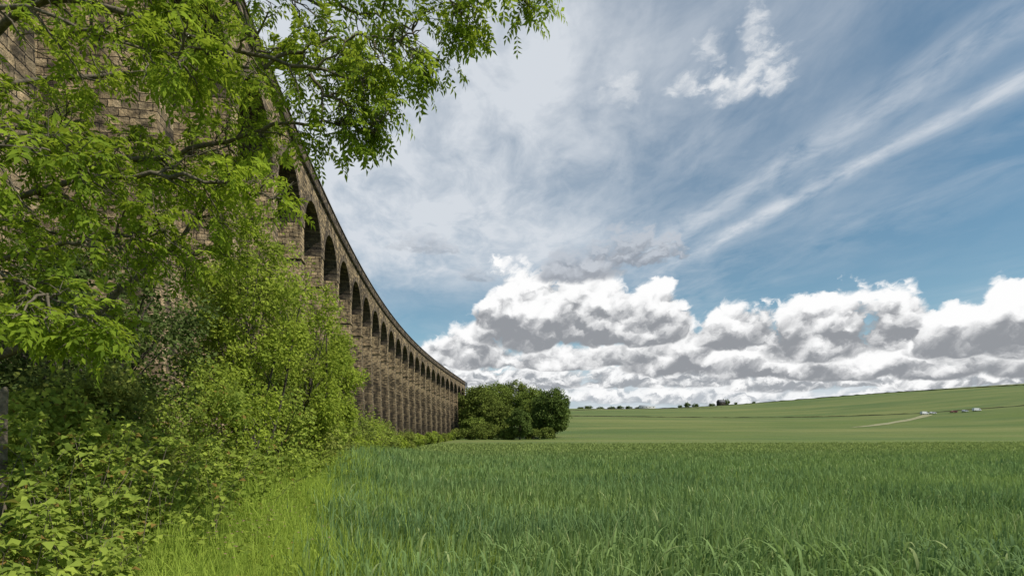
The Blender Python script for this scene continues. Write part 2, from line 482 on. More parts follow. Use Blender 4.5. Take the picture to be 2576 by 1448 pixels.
# ------------------------------------------------------------------ overhanging ash tree
def spline(pts, k):
    pts = np.asarray(pts, float); n = len(pts)
    t = np.linspace(0, n - 1, k); out = []
    for u in t:
        i = min(int(u), n - 2); f = u - i
        p0 = pts[max(i - 1, 0)]; p1 = pts[i]; p2 = pts[i + 1]; p3 = pts[min(i + 2, n - 1)]
        out.append(0.5 * ((2 * p1) + (-p0 + p2) * f + (2 * p0 - 5 * p1 + 4 * p2 - p3) * f * f + (-p0 + 3 * p1 - 3 * p2 + p3) * f ** 3))
    return np.array(out)
limbs = [
    ([(-7.6, 7.2, 5.6), (-6.4, 6.9, 6.8), (-5.4, 6.6, 7.15), (-4.5, 6.6, 6.95), (-3.75, 6.6, 6.7), (-3.0, 6.6, 6.45), (-2.4, 6.6, 6.3), (-1.75, 6.6, 6.2)], .055, .85, 1),
    ([(-7.6, 7.2, 6.8), (-6.0, 6.8, 8.0), (-4.4, 6.7, 8.1), (-2.8, 6.7, 7.9), (-1.4, 6.7, 7.55), (-0.5, 6.7, 7.38), (0.15, 6.7, 7.3)], .04, .55, .6),
    ([(-7.6, 7.2, 4.4), (-6.4, 6.6, 4.6), (-5.3, 6.3, 4.75), (-4.3, 6.3, 4.9), (-3.6, 6.3, 4.9), (-2.9, 6.3, 4.75), (-2.6, 6.3, 4.65)], .042, .75, .75),
    ([(-7.6, 7.2, 3.6), (-6.3, 6.4, 3.8), (-5.0, 6.0, 4.0), (-4.2, 6.0, 4.15), (-3.7, 6.0, 4.2)], .038, .75, .75),
    ([(-7.6, 7.2, 2.6), (-6.6, 6.9, 2.9), (-5.8, 6.7, 3.1), (-5.1, 6.7, 3.4), (-4.7, 6.8, 3.75), (-4.0, 6.9, 4.5), (-3.6, 7.0, 5.1)], .075, .45, .8),
    ([(-7.6, 7.2, 5.2), (-6.3, 7.4, 5.9), (-5.3, 7.5, 5.75), (-4.4, 7.4, 5.7), (-3.6, 7.2, 5.8), (-2.9, 7.0, 5.85), (-2.3, 6.9, 5.85), (-1.95, 6.8, 5.8)], .045, .85, .65),
    ([(-2.9, 6.6, 6.35), (-2.3, 6.6, 6.6), (-1.8, 6.6, 6.7), (-1.4, 6.6, 6.65), (-1.1, 6.6, 6.5)], .022, .9, .55),
    ([(-2.4, 6.6, 6.3), (-2.1, 6.7, 6.05), (-1.85, 6.7, 5.85), (-1.68, 6.7, 5.7), (-1.6, 6.7, 5.6)], .02, .85, .45),
    ([(-4.5, 6.7, 8.0), (-3.6, 7.0, 7.7), (-2.6, 7.0, 7.45), (-1.8, 7.0, 7.25), (-1.25, 7.0, 7.05)], .032, 1.0, .8),
    ([(-4.5, 6.7, 8.0), (-3.0, 7.0, 8.1), (-1.6, 6.9, 7.75), (-0.9, 6.8, 7.35), (-0.6, 6.8, 7.05)], .026, .65, .5),
    ([(-7.6, 7.2, 6.2), (-6.6, 7.9, 7.0), (-5.2, 8.4, 7.4), (-3.9, 8.4, 7.5), (-2.8, 8.2, 7.3), (-2.2, 8.0, 7.1)], .04, 1.1, 1),
    ([(-7.6, 7.2, 4.0), (-6.8, 5.9, 4.6), (-5.6, 5.3, 4.8), (-4.6, 5.2, 4.7), (-3.9, 5.2, 4.5)], .032, .7, .8),
    ([(-7.6, 7.2, 3.0), (-6.5, 5.6, 3.5), (-5.3, 5.1, 3.6), (-4.4, 5.1, 3.4), (-3.8, 5.1, 3.1)], .026, .75, .8),
    ([(-7.6, 7.2, 5.6), (-6.6, 5.8, 6.2), (-5.0, 5.5, 6.2), (-3.8, 5.5, 5.9), (-3.2, 5.6, 5.7)], .036, .75, .9),
    ([(-7.6, 7.2, 6.4), (-6.8, 6.6, 7.2), (-5.8, 6.1, 7.3), (-4.6, 6.0, 7.0), (-3.5, 6.1, 6.7)], .032, 1.0, 1),
    ([(-7.6, 7.2, 4.6), (-7.0, 7.8, 5.0), (-6.0, 8.2, 4.9), (-5.0, 8.3, 4.7), (-4.2, 8.2, 4.8)], .034, 1.0, 1),
    ([(-7.6, 7.2, 5.8), (-6.8, 8.0, 6.4), (-5.6, 8.4, 6.3), (-4.6, 8.5, 6.3), (-3.8, 8.4, 6.5)], .034, 1.0, 1),
    ([(-7.6, 7.2, 5.0), (-7.0, 6.4, 5.3), (-6.0, 6.2, 5.5), (-4.9, 6.2, 5.4)], .026, 1.0, 1),
]
at = empty('ash_tree', (-7.7, 7.2, float(T(-7.7, 7.2)) - .2))
tag(at, 'leafy ash tree with long overhanging branches beside the viaduct', 'tree')
gw = Geo(); gl = Geo()
tk = spline([(-7.75, 7.25, .2), (-7.7, 7.2, 2.5), (-7.6, 7.2, 5), (-7.55, 7.25, 8), (-7.3, 7.4, 10.5)], 14)
gw.add(*tubes(tk[None], np.linspace(.30, .09, 14)[None], 12))
leafP, leafD = [], []
for ptsl, r0, dens, sl in limbs:
    c = spline(ptsl, 22); c += rng.normal(size=c.shape) * 0.024
    gw.add(*tubes(c[None], (r0 * np.linspace(1, .2, 22) ** 0.9)[None], 7))
    tan = nrm(np.gradient(c, axis=0))
    length = np.linalg.norm(np.diff(c, axis=0), axis=1).sum()
    ns = int(length * 7.0 * dens)
    sub = []
    for q in range(ns):
        ti = rng.uniform(3, 21) if q > 2 else 20.9
        i = int(ti); f = ti - i
        p = c[i] * (1 - f) + c[min(i + 1, 21)] * f
        tg = tan[i]
        side = nrm(np.cross(tg, rand_dir(1)[0]))
        endk = max(0, (ti - 12) / 9)
        d = nrm(tg * rng.uniform(.4, 1.0) * (1 - .3 * endk) + side * rng.uniform(.5, 1.0) + np.array([0, 0, rng.uniform(-.25, .4)]))
        L = rng.uniform(.3, .95) * (1.1 - .6 * ti / 21) * (.5 + .5 * sl)
        k = 6; t = np.linspace(0, 1, k)[:, None]
        cur = p + d * L * t + np.array([0, 0, -0.22]) * L * t ** 2 + rng.normal(size=(k, 3)) * .016
        sub.append(cur)
        bare = rng.random() < .1
        for w_ in range(rng.integers(3, 6)):
            u = rng.uniform(.25, 1); j = min(int(u * 5), 4); fp = u * 5 - j
            pp = cur[j] * (1 - fp) + cur[j + 1] * fp
            dd = nrm(d * .8 + rng.normal(size=3) * .6 + np.array([0, 0, .1]))
            l2 = rng.uniform(.1, .3)
            tw = pp + dd * l2 * np.linspace(0, 1, 4)[:, None] + np.array([0, 0, -.1]) * l2 * np.linspace(0, 1, 4)[:, None] ** 2
            gw.add(*tubes(tw[None], np.linspace(.006, .003, 4)[None], 3))
            if bare: continue
            for _ in range(rng.integers(2, 5)):
                leafP.append(tw[rng.integers(1, 4)] + rng.normal(size=3) * .01)
                leafD.append(nrm(dd * .7 + rng.normal(size=3) * .7 + np.array([0, 0, -.1])))
    if sub:
        gw.add(*tubes(np.array(sub), np.tile(np.linspace(.013, .005, 6) , (len(sub), 1)) * rng.uniform(.7, 1.4, (len(sub), 1)), 4))
leafP = np.array(leafP); leafD = np.array(leafD)
keep = leafP[:, 1] > 4.3
leafP = leafP[keep]; leafD = leafD[keep]
n = len(leafP)
Lr = rng.uniform(.14, .25, n)
dn = np.array([0, 0, -1.0])
side = nrm(np.cross(leafD, np.array([0.05, 0.05, 1.0])) + rng.normal(size=(n, 3)) * .25)
def rach(t): return leafP + leafD * (Lr * t)[:, None] + dn * (Lr * .35 * t * t)[:, None]
rp = np.stack([rach(t) for t in (0, .35, .7, 1.0)], 1)
gl.add(*tubes(rp, np.tile([.0016, .0014, .0012, .001], (n, 1)), 3))
for t in (.30, .5, .7, .88, 1.0):
    p = rach(t); dd = nrm(leafD + dn * .6 * t)
    for sg in ((-1, 1) if t < 1 else (0,)):
        ld = nrm(dd * (.6 if sg else 1) + side * sg * .95 + dn * .2 + rng.normal(size=(n, 3)) * .12)
        nr = nrm(np.cross(side, dd) * 1.0 + rng.normal(size=(n, 3)) * .35)
        LL = Lr * rng.uniform(.36, .5, n) * (1 if t > .4 else .8)
        gl.add(*leaf_geo(p, ld, nr, LL, LL * .19, .12, .2))
for nm, gg, mt in (('trunk', gw, BARK), ('crown', gl, M_ASH)):
    ob = gg.obj(nm, mt, None, nm == 'trunk'); ob.parent = at; ob.matrix_parent_inverse.translation = -Vector(at.location)

# ------------------------------------------------------------------ hedgerow shrubs
GH = 'hedgerow shrubs growing beneath the viaduct'
def shrub(name, label, cat, cx, cy, cz, rx, ry, rz, n, cr, per, L, lm, bm=BARK_D, tr=.07, multi=4, aspect=.36, fb=-0.95, parts=('stem', 'foliage'), nl=None):
    C, Rr = crown_clumps((cx, cy, cz), (rx, ry, rz), n, cr, fb)
    gz = T(C[:, 0], C[:, 1]); C[:, 2] = np.maximum(C[:, 2], gz + 0.15)
    return make_plant(name, label, cat, (cx, cy), C, Rr, per, L, lm, bm, tr, GH if name == 'shrub' else None, parts, multi=multi, aspect=aspect, nlimbs=nl)
shrub('hawthorn_bush', 'tall dark green hawthorn bush against the stone pier', 'bush', -8.5, 11, 3.8, 2.2, 1.6, 2.6, 68, .45, 200, .09, M_HAW, tr=.06, multi=5)
shrub('hawthorn_bush', 'dark hawthorn bush growing at the foot of the viaduct', 'bush', -11.2, 14.5, 3.8, 2.2, 1.8, 2.7, 46, .56, 150, .12, M_HAW, tr=.06, multi=4)
shrub('willow_shrub', 'tall bright green willow shrub with upright leafy stems', 'shrub', -7.2, 16, 5.0, 1.6, 1.4, 3.4, 88, .41, 175, .12, M_ELD, tr=.045, multi=7, aspect=.25)
shrub('willow_shrub', 'olive green willow shrub rising from the hedge', 'shrub', -8.7, 18.5, 5.0, 1.8, 1.5, 3.5, 76, .46, 165, .13, M_OLV, tr=.045, multi=5, aspect=.27)
shrub('willow_shrub', 'bright green willow shrub rising from the hedge', 'shrub', -7.2, 19.8, 4.4, 1.3, 1.2, 3.2, 60, .42, 160, .13, M_ELD, tr=.045, multi=5, aspect=.27)
shrub('ash_sapling', 'slender light green ash sapling standing above the hedge', 'tree', -7.7, 24.5, 4.4, 1.3, 1.2, 2.4, 70, .38, 150, .15, M_ELD, tr=.05, multi=2, aspect=.27, parts=('trunk', 'crown'))
for (x, y, z, rx, rz, mt) in [(-5.9, 7.0, 1.4, 1.0, 1.15, M_BRA), (-6.7, 9.2, 1.7, 1.1, 1.4, M_OLV), (-7.5, 9.6, 1.9, 1.2, 1.3, M_HAW), (-7.1, 12, 2.0, 1.2, 1.8, M_BRA), (-7.0, 14, 2.2, 1.2, 1.8, M_ELD),
                              (-7.3, 17, 2.0, 1.2, 1.8, M_BRA), (-7.6, 20, 1.9, 1.3, 1.7, M_OLV), (-8.2, 23.5, 1.8, 1.3, 1.6, M_BRA), (-9.0, 27, 1.7, 1.4, 1.5, M_OLV), (-9.9, 31, 1.5, 1.6, 1.4, M_ELD),
                              (-9.5, 12.5, 2.3, 1.6, 1.9, M_HAW), (-9.6, 22.5, 3.5, 1.8, 2.9, M_ELD), (-10.8, 27, 3.0, 1.9, 2.6, M_OLV), (-11.6, 32, 2.5, 1.9, 2.2, M_BRA), (-11.9, 36, 2.1, 1.9, 2.0, M_ELD), (-13.7, 42, 2.2, 2.1, 2.0, M_TRL)]:
    sz = max(1.0, y / 12)
    shrub('shrub', 'dense tangled green hedgerow shrub beside the wheat field', 'shrub', x, y, z, rx, rx * .95, rz, 40, .37 * (1 + y / 60), 150 if y > 12 else 220, .084 * sz ** .8, mt, tr=.03, multi=4, nl=24)
for i, y in enumerate(np.concatenate([np.arange(41, 100, 5.5), np.arange(104, 222, 8.5)])):
    x = float(Xv(y)) + 3.2 + rng.uniform(-.6, 1.6)
    h = np.interp(y, [40, 60, 100, 150, 220], [5.0, 4.4, 3.4, 2.8, 3.4]) * rng.uniform(.7, 1.2)
    gz = float(T(x, y))
    shrub('shrub', 'rounded green scrub bush at the foot of the viaduct piers', 'shrub', x, y, gz + h * .45, h * .62, h * .7, h * .52, 22, h * .22, 85, .19 * (y / 45) ** .65,
          [M_BRA, M_TRM, M_ELD, M_OLV][i % 4], tr=.05, multi=3, nl=14, fb=-.8)

def bramble(cx, cy, rx, ztop, ncane, L, label):
    gz = float(T(cx, cy))
    e = empty('bramble', (cx, cy, gz)); tag(e, label, 'bramble', 'brambles and nettles along the verge')
    g1 = Geo(); g2 = Geo(); P = []; lp = []; ld = []
    for i in range(ncane):
        b = np.array([cx, cy, 0]) + np.array([rng.normal() * rx * .5, rng.normal() * rx * .5, 0]); b[2] = float(T(b[0], b[1]))
        a = rng.uniform(0, 2 * PI); hh = (ztop - gz) * rng.uniform(.35, 1.08); rr = rng.uniform(.25, .9) * rx
        t = np.linspace(0, 1, 10)[:, None]
        cur = b + np.array([math.cos(a), math.sin(a), 0]) * rr * t ** 1.4 + np.array([0, 0, 1]) * hh * (1.55 * t - .62 * t ** 2.3) + rng.normal(size=(10, 3)) * .014
        P.append(cur)
        nl = int(rng.integers(20, 30))
        u = rng.uniform(1.0, 8.99, nl); j = u.astype(int); f = (u - j)[:, None]
        lp.append(cur[j] * (1 - f) + cur[j + 1] * f)
        dv = rand_dir(nl); dv[:, 2] = np.abs(dv[:, 2]) * .3
        ld.append(nrm(dv))
    P = np.array(P); g1.add(*tubes(P, np.tile(np.linspace(.006, .002, 10), (len(P), 1)), 4))
    lp = np.concatenate(lp); ld = np.concatenate(ld); n = len(lp)
    pe = lp + ld * .05
    sd = nrm(np.cross(ld, [0, 0, 1.0]))
    sc_ = rng.uniform(.45, 1.45, n)
    for sg in (-1, 0, 1):
        dd = nrm(ld * (1 if sg == 0 else .35) + sd * sg + rng.normal(size=(n, 3)) * .2 + np.array([0, 0, -.25]))
        nr = nrm(np.array([0, 0, 1.0]) + rng.normal(size=(n, 3)) * .5)
        LL = L * sc_ * (1 if sg == 0 else .82)
        g2.add(*leaf_geo(pe, dd, nr, LL, LL * .34, .18, .2))
    for nm, gg, mt in (('stem', g1, BARK), ('foliage', g2, M_BRA)):
        ob = gg.obj(nm, mt, None); ob.parent = e; ob.matrix_parent_inverse.translation = -Vector(e.location)
for (x, y, rx, zt, nc, L) in [(-4.7, 5.6, .9, 2.3, 46, .095), (-4.0, 4.9, .75, 1.8, 38, .088), (-3.4, 4.2, .6, 1.2, 28, .08), (-5.3, 7.0, .95, 2.4, 44, .095),
                              (-4.8, 7.6, .85, 1.8, 34, .095), (-5.8, 8.8, .95, 2.35, 40, .098), (-5.7, 10.6, .95, 2.0, 36, .105), (-4.2, 3.9, .65, 1.5, 28, .085), (-6.2, 12.8, 1.1, 2.1, 38, .12),
                              (-6.6, 15.5, 1.1, 1.9, 36, .13), (-7.0, 19, 1.1, 1.8, 32, .14)]:
    bramble(x, y, rx, zt, nc, L, 'arching bramble canes with broad yellow-green leaves')

# ------------------------------------------------------------------ grass & wheat
def blade_geo(x, y, z0, h, wd, az, bend, droop, K=4, twist=0.5):
    n = len(x); t = np.linspace(0, 1, K + 1)
    d = np.stack([np.cos(az), np.sin(az)], 1)
    fa = az + PI / 2 + rng.normal(size=n) * twist
    sv = np.stack([np.cos(fa), np.sin(fa), np.zeros(n)], 1)
    hor = bend[:, None] * h[:, None] * (t ** 1.8)[None]
    ver = h[:, None] * (t[None] - droop[:, None] * (t ** 3)[None])
    C = np.stack([x[:, None] + d[:, :1] * hor, y[:, None] + d[:, 1:] * hor, z0[:, None] + ver], -1)
    prof = {3: [.6, 1, .75, .06], 4: [.55, 1, .95, .7, .06], 7: [.5, .85, 1, 1, .9, .7, .4, .04]}[K]
    ww = wd[:, None] * np.array(prof)[None] * .5
    A = C - sv[:, None] * ww[..., None]; B = C + sv[:, None] * ww[..., None]
    V = np.stack([A, B], 2).reshape(-1, 3)
    i = np.arange(n)[:, None] * 2 * (K + 1); j = np.arange(K)[None] * 2
    F = np.stack([i + j, i + j + 1, i + j + 3, i + j + 2], -1).reshape(-1, 4)
    return V, F
def crop_left(y): return np.interp(y, [0, 5, 18.5, 52, 80, 120], [-0.2, -1.5, -5.6, -13.2, -17.5, -21])
def wheat_extra(t, p, col, rp):
    x, y, z = t.sep(p)
    n = t.noise(t.vec(t.mul(x, .7), y, 0), .12, 3, .6)
    col = t.mix(t.mul(t.lin(n, .42, .62), .5), col, (0.29, 0.37, 0.11))
    n2 = t.noise(t.vec(t.mul(x, .5), t.add(y, 30), 0), .16, 3, .6)
    col = t.mix(t.mul(t.lin(n2, .45, .62), .35), col, (0.10, 0.175, 0.10))
    lowz = t.sstep(z, .66, .28)
    col = t.mix(t.mul(lowz, .8), col, (0.42, 0.50, 0.085))
    col = t.mix(t.mul(t.sstep(y, 26, 70), .85), col, (0.205, 0.262, 0.085))
    col = t.mix(t.mul(t.m('GREATER_THAN', rp, .94), .6), col, (0.40, 0.43, 0.19))
    return col
M_WHEAT = leaf_mat('wheat_leaf', (0.09, 0.16, 0.065), (0.25, 0.36, 0.13), 0.34, 0.25, (0.34, 0.50, 0.11), None, wheat_extra)
M_GRASS = leaf_mat('verge_grass', (0.18, 0.26, 0.04), (0.42, 0.52, 0.09), 0.4, 0.8)
M_MEAD = leaf_mat('pale_crop', (0.165, 0.215, 0.065), (0.25, 0.31, 0.095), 0.3, 0.08)
def scatter(y0, y1, dens, left, right=.98, pad=2.0):
    xr = right * y1 + pad; xl = left(y1) - .2
    n = int(dens * (y1 - y0) * (xr - xl + 1))
    ys = rng.uniform(y0, y1, n); xs = rng.uniform(xl - 1, xr, n)
    k = (xs > left(ys) + rng.normal(size=n) * .35) & (xs < right * ys + pad)
    return xs[k], ys[k]
gwh = Geo()
for (y0, y1, dens, wd, K) in [(2.6, 6, 470, .022, 4), (6, 9, 360, .023, 4), (9, 13, 240, .025, 4), (13, 19, 140, .029, 3), (19, 28, 75, .038, 3), (28, 42, 36, .055, 3), (42, 60, 20, .085, 3), (60, 88, 12, .12, 3)]:
    x, y = scatter(y0, y1, dens, crop_left)
    if y1 > 70:
        k = rng.random(len(y)) > sst(y, 60, 88); x = x[k]; y = y[k]
    if y0 < 28:
        row = .21
        ur = (x * .94 + y * .34) / row
        off = (np.round(ur) - ur) * row * .5
        x = x + off * .94
    n = len(x); z = T(x, y)
    flag = rng.random(n) < .38
    z0 = z + np.where(flag, rng.uniform(.3, .52, n), 0)
    patch = 0.09 * np.sin(x * .7 + 1.3 * np.sin(y * .5)) + .07 * np.sin(y * .9 + x * .3) + .05 * np.sin(x * 2.3 + y * 1.9)
    h = np.where(flag, rng.uniform(.26, .44, n), rng.uniform(.5, .92, n)) + patch * .6
    bend = np.where(flag, rng.uniform(.1, .75, n), rng.uniform(.02, .25, n))
    droop = np.where(flag, rng.uniform(.0, .6, n), rng.uniform(0, .1, n))
    if y0 > 55: h = h * (1 - .6 * sst(y, 60, 88))
    az = rng.uniform(0, 2 * PI, n); az = np.where(rng.random(n) < .3, rng.normal(size=n) * .8 + .3, az)
    gwh.add(*blade_geo(x, y, z0, h, wd * rng.uniform(.5, 1.4, n), az, bend, droop, K)[:2])
n = 2400
y = rng.uniform(3.4, 7.0, n) ; x = rng.uniform(-1.2, 7.0, n)
k = (x > crop_left(y)) & (rng.random(n) < np.clip(.15 + x / 6, .1, 1)); x = x[k]; y = y[k]; n = len(x)
gwh.add(*blade_geo(x, y, T(x, y) + rng.uniform(.35, .6, n), rng.uniform(.34, .6, n), rng.uniform(.022, .036, n), rng.uniform(0, 6.28, n), rng.uniform(.3, .9, n), rng.uniform(.3, 1.0, n), 7, .25))
ob = gwh.obj('wheat_field', M_WHEAT); tag(ob, 'dense green young wheat crop with arching blades', 'wheat', kind='stuff')
gm = Geo()
x, y = scatter(60, 150, 2.8, lambda yy: np.interp(yy, [60, 150, 220], [-16, -21, -19]))
n = len(x)
gm.add(*blade_geo(x, y, T(x, y), rng.uniform(.2, .6, n), .2 * rng.uniform(.6, 1.4, n), rng.uniform(0, 6.28, n), rng.uniform(.2, .8, n), rng.uniform(0, .3, n), 3))
ob = gm.obj('pale_crop', M_MEAD); tag(ob, 'paler yellow-green crop beyond the wheat', 'crop', kind='stuff')
gg = Geo(); gf = Geo()
for (y0, y1, dens, wd) in [(2.6, 6, 1000, .007), (6, 10, 680, .009), (10, 18, 380, .014), (18, 38, 150, .024)]:
    w = 5.0
    N = int(dens * (y1 - y0) * w)
    y = rng.uniform(y0, y1, N); x = crop_left(y) + 1.3 - rng.uniform(0, 1, N) ** .75 * w
    x = np.where(x > crop_left(y) - .2, x + rng.normal(size=N) * .45, x)
    hz = rng.uniform(.3, .8, N) * (1 + .25 * np.sin(x * 3 + y * 2))
    gg.add(*blade_geo(x, y, T(x, y), hz, wd * rng.uniform(.6, 1.6, N), rng.uniform(0, 6.28, N), rng.uniform(.1, .7, N), rng.uniform(0, .5, N), 4))
    M_ = N // 12; i = rng.integers(0, N, M_)
    gg.add(*blade_geo(x[i], y[i], T(x[i], y[i]), rng.uniform(.75, 1.15, M_), np.full(M_, wd * .7), rng.uniform(0, 6.28, M_), rng.uniform(.05, .3, M_), rng.uniform(0, .1, M_), 4))
ob = gg.obj('verge_grass', M_GRASS); tag(ob, 'tall yellow-green rough grass along the field edge', 'grass', kind='stuff')
gd = Geo()
n = 4200
y = 3.2 + 14 * rng.random(n) ** 1.5; x = crop_left(y) - .5 - rng.random(n) ** 1.0 * 2.4
z = T(x, y) + rng.uniform(.12, .62, n)
gd.add(*leaf_geo(np.stack([x, y, z], 1), nrm(rng.normal(size=(n, 3)) * [1, 1, .35]), nrm(rng.normal(size=(n, 3)) * .5 + [0, 0, 1.0]), rng.uniform(.05, .13, n), rng.uniform(.012, .032, n), .2, .25))
ob = gd.obj('verge_weeds', M_BRA); tag(ob, 'broad-leaved nettles and docks growing in rough grass', 'weeds', kind='stuff')
M_PINK = plain_mat('pink_petal', (0.45, 0.13, 0.24), .6, 20, .3, .1)
n = 70
yc = rng.choice([7.0, 8.2, 9.5], n) + rng.normal(size=n) * .4; xc = crop_left(yc) - 1.2 + rng.normal(size=n) * .35
P = np.stack([xc, yc, T(xc, yc) + rng.uniform(.55, .9, n)], 1)
for a in range(5):
    th = a * 2 * PI / 5 + rng.uniform(0, .3, n)
    d = np.stack([np.cos(th), np.sin(th), np.full(n, .25)], 1)
    gf.add(*leaf_geo(P, d, np.tile([0, 0, 1.0], (n, 1)), np.full(n, .018), np.full(n, .007)))
ob = gf.obj('campion_flowers', M_PINK); tag(ob, 'small pink campion flowers scattered in rough grass', 'wildflowers', kind='stuff')

# ------------------------------------------------------------------ fence post
WOOD = plain_mat('weathered_wood', (0.15, 0.12, 0.085), .9, 18, .5, .8)
px_, py_ = -5.39, 6.0; gz = float(T(px_, py_))
gm = Geo()
prof = [(gz - .3, .045), (gz + .5, .044), (2.3, .042), (2.50, .04), (2.55, .03), (2.57, .01)]
P = np.array([[(px_ + .01 * i, py_, z) for i, (z, r) in enumerate(prof)]]); gm.add(*tubes(P, np.array([[r for z, r in prof]]), 9))
ob = gm.obj('fence_post', WOOD); tag(ob, 'weathered round wooden fence post among brambles', 'fence post')

# ------------------------------------------------------------------ wood by the viaduct end
GW = 'broadleaf trees at the end of the viaduct'
def tree(x, y, top, rad, lm, label, n=80, per=170, L=.62, tr=.35, low=.1, group=GW):
    gz = float(T(x, y)); h = top - gz
    cz = gz + h * (.5 + low / 2); rz = h * (.5 - low / 2)
    C, Rr = crown_clumps((x, y, cz), (rad * .85, rad * .85, rz * .88), n, rad * .25, -.92, .5)
    return make_plant('tree', label, 'tree', (x, y), C, Rr, per, L, lm, BARK_D, tr, group, multi=1, nlimbs=20)
tree(-12.5, 222, 24.0, 8.0, M_TRM, 'tall brownish green broadleaf tree beside the viaduct end')
tree(-17.5, 236, 23, 6.5, M_TRM, 'tall brownish green broadleaf tree beside the viaduct end')
tree(-7, 246, 28.5, 9, M_TRL, 'tall light green broadleaf tree in the wood')
tree(1, 250, 29, 9, M_TRM, 'tall olive green broadleaf tree in the wood')
tree(8, 240, 26, 8, M_TRL, 'tall light green broadleaf tree in the wood')
tree(14.0, 205, 21.0, 7.0, M_TRD, 'dark green broadleaf tree at the edge of the wood', 100, 200)
tree(16, 214, 16, 5.5, M_TRD, 'dark green broadleaf tree at the edge of the wood')
tree(2.6, 192, 13, 4.5, M_TRD, 'small rounded dark dense tree in front of the wood', 60, 200, .45, .25, 0.02)
tree(-4, 214, 16, 6.5, M_TRM, 'broad bushy green tree in the wood')
tree(8, 216, 17, 6.0, M_TRL, 'broad bushy green tree in the wood')
tree(-14, 207, 10, 5, M_TRL, 'low bushy green tree by the viaduct pier', 60)
tree(-9, 203, 8, 4.4, M_TRM, 'low bushy green tree by the viaduct pier', 50)
tree(-24, 262, 25, 8, M_TRD, 'tall dark tree behind the viaduct end')
tree(-10, 268, 27, 8, M_TRD, 'tall dark tree behind the viaduct end')
for (x, y, h) in [(-16, 196, 4), (-11, 194, 4.5), (-5, 196, 4.5), (-1, 194, 3.5), (7.5, 196, 4), (12, 197, 4)]:
    gz = float(T(x, y))
    C, Rr = crown_clumps((x, y, gz + h * .45), (h * .8, h * .7, h * .5), 22, h * .22, -.8)
    make_plant('shrub', 'low green scrub bush along the edge of the wood', 'shrub', (x, y), C, Rr, 90, .5, M_TRM if h > 3.8 else M_TRL, BARK_D, .08, 'scrub bushes along the edge of the wood', ('stem', 'foliage'), nlimbs=10)

# ------------------------------------------------------------------ distant hedges, trees
def far_tree(x, y, s, src, wide=1.0):
    gz = float(T(x, y))
    e = src.copy(); COL.objects.link(e); e.location = (x, y, gz - .2); e.scale = (s * wide * rng.uniform(.85, 1.3), s * wide, s * rng.uniform(.8, 1.1)); e.rotation_euler = (0, 0, rng.uniform(0, 6))
    for ch in src_children:
        c = ch.copy(); COL.objects.link(c); c.parent = e; c.matrix_parent_inverse = ch.matrix_parent_inverse.copy()
C, Rr = crown_clumps((262, 850, float(T(262, 850)) + 4.5), (4, 4, 3.4), 22, 1.4, -.9)
src = make_plant('tree', 'small distant hedgerow tree on the ridge', 'tree', (262, 850), C, Rr, 60, 1.0, M_TRD, BARK_D, .3, 'hedgerow trees on the distant ridge', nlimbs=10)
src_children = [c for c in bpy.data.objects if c.parent == src]
for tpx, Y, s, w in [(.295, 850, .6, 1.2), (.322, 850, .8, 1.1), (.352, 840, .7, 1.3), (.378, 830, 1.1, .8), (.393, 830, .5, 1.2), (.425, 820, .45, 1.3), (.24, 870, .5, 2.0),
                     (.225, 870, .6, 2.0), (.205, 872, .6, 1.8), (.19, 875, .75, 1.6), (.175, 875, .65, 2.0), (.155, 880, .6, 2.0), (.135, 880, .65, 2.0), (.12, 880, .5, 2.2)]:
    far_tree(tpx * Y, Y, s, src, w)
def field_wall(line, label, h=1.3, w=.6):
    line = np.array(line, float)
    seg = np.concatenate([[0], np.cumsum(np.hypot(*np.diff(line, axis=0).T))])
    s = np.arange(0, seg[-1], 4.0)
    x = np.interp(s, seg, line[:, 0]); y = np.interp(s, seg, line[:, 1]); z = T(x, y)
    hh = h * rng.uniform(.4, 1.3, len(s)); gm = Geo()
    for i in range(len(s) - 1):
        a = np.array([x[i], y[i], z[i]]); b = np.array([x[i + 1], y[i + 1], z[i + 1]])
        t = nrm(b - a); nn = np.array([t[1], -t[0], 0]) * w / 2; up = np.array([0, 0, 1.])
        A = [a - nn - up * .5, a + nn - up * .5, a + nn * .7 + up * hh[i], a - nn * .7 + up * hh[i]]
        B = [b - nn - up * .5, b + nn - up * .5, b + nn * .7 + up * hh[i + 1], b - nn * .7 + up * hh[i + 1]]
        for p, q in ((0, 3), (3, 2), (2, 1)):
            gm.quad([A[p], B[p], B[q], A[q]], [(s[i], 0), (s[i + 1], 0), (s[i + 1], h), (s[i], h)])
    ob = gm.obj('stone_wall', STONE_F); tag(ob, label, 'wall', 'drystone field walls on the hillside')
field_wall([(28, 448), (45, 450), (110, 440), (200, 425), (285, 405), (360, 400), (440, 402), (540, 410)], 'long dark drystone wall crossing the hillside', .5)
field_wall([(70, 860), (160, 850), (300, 800), (400, 720), (470, 640), (560, 590), (700, 570)], 'drystone wall running along the ridge of the hill', 1.0)
field_wall([(20, 560), (90, 590), (180, 640), (260, 700)], 'drystone wall on the far slope', .6)
M_TRACK = plain_mat('dry_track', (0.235, 0.225, 0.11), .95, .5, .35, .4)
line = np.array([(172, 290), (205, 320), (245, 355), (286, 393)], float)
seg = np.concatenate([[0], np.cumsum(np.hypot(*np.diff(line, axis=0).T))]); s = np.arange(0, seg[-1], 3.0)
x = np.interp(s, seg, line[:, 0]) + 1.5 * np.sin(s / 19); y = np.interp(s, seg, line[:, 1])
tx = np.gradient(x); ty = np.gradient(y); l = np.hypot(tx, ty); nx, ny = ty / l, -tx / l
V = []
wdt = np.clip(s / 30, .15, 1)
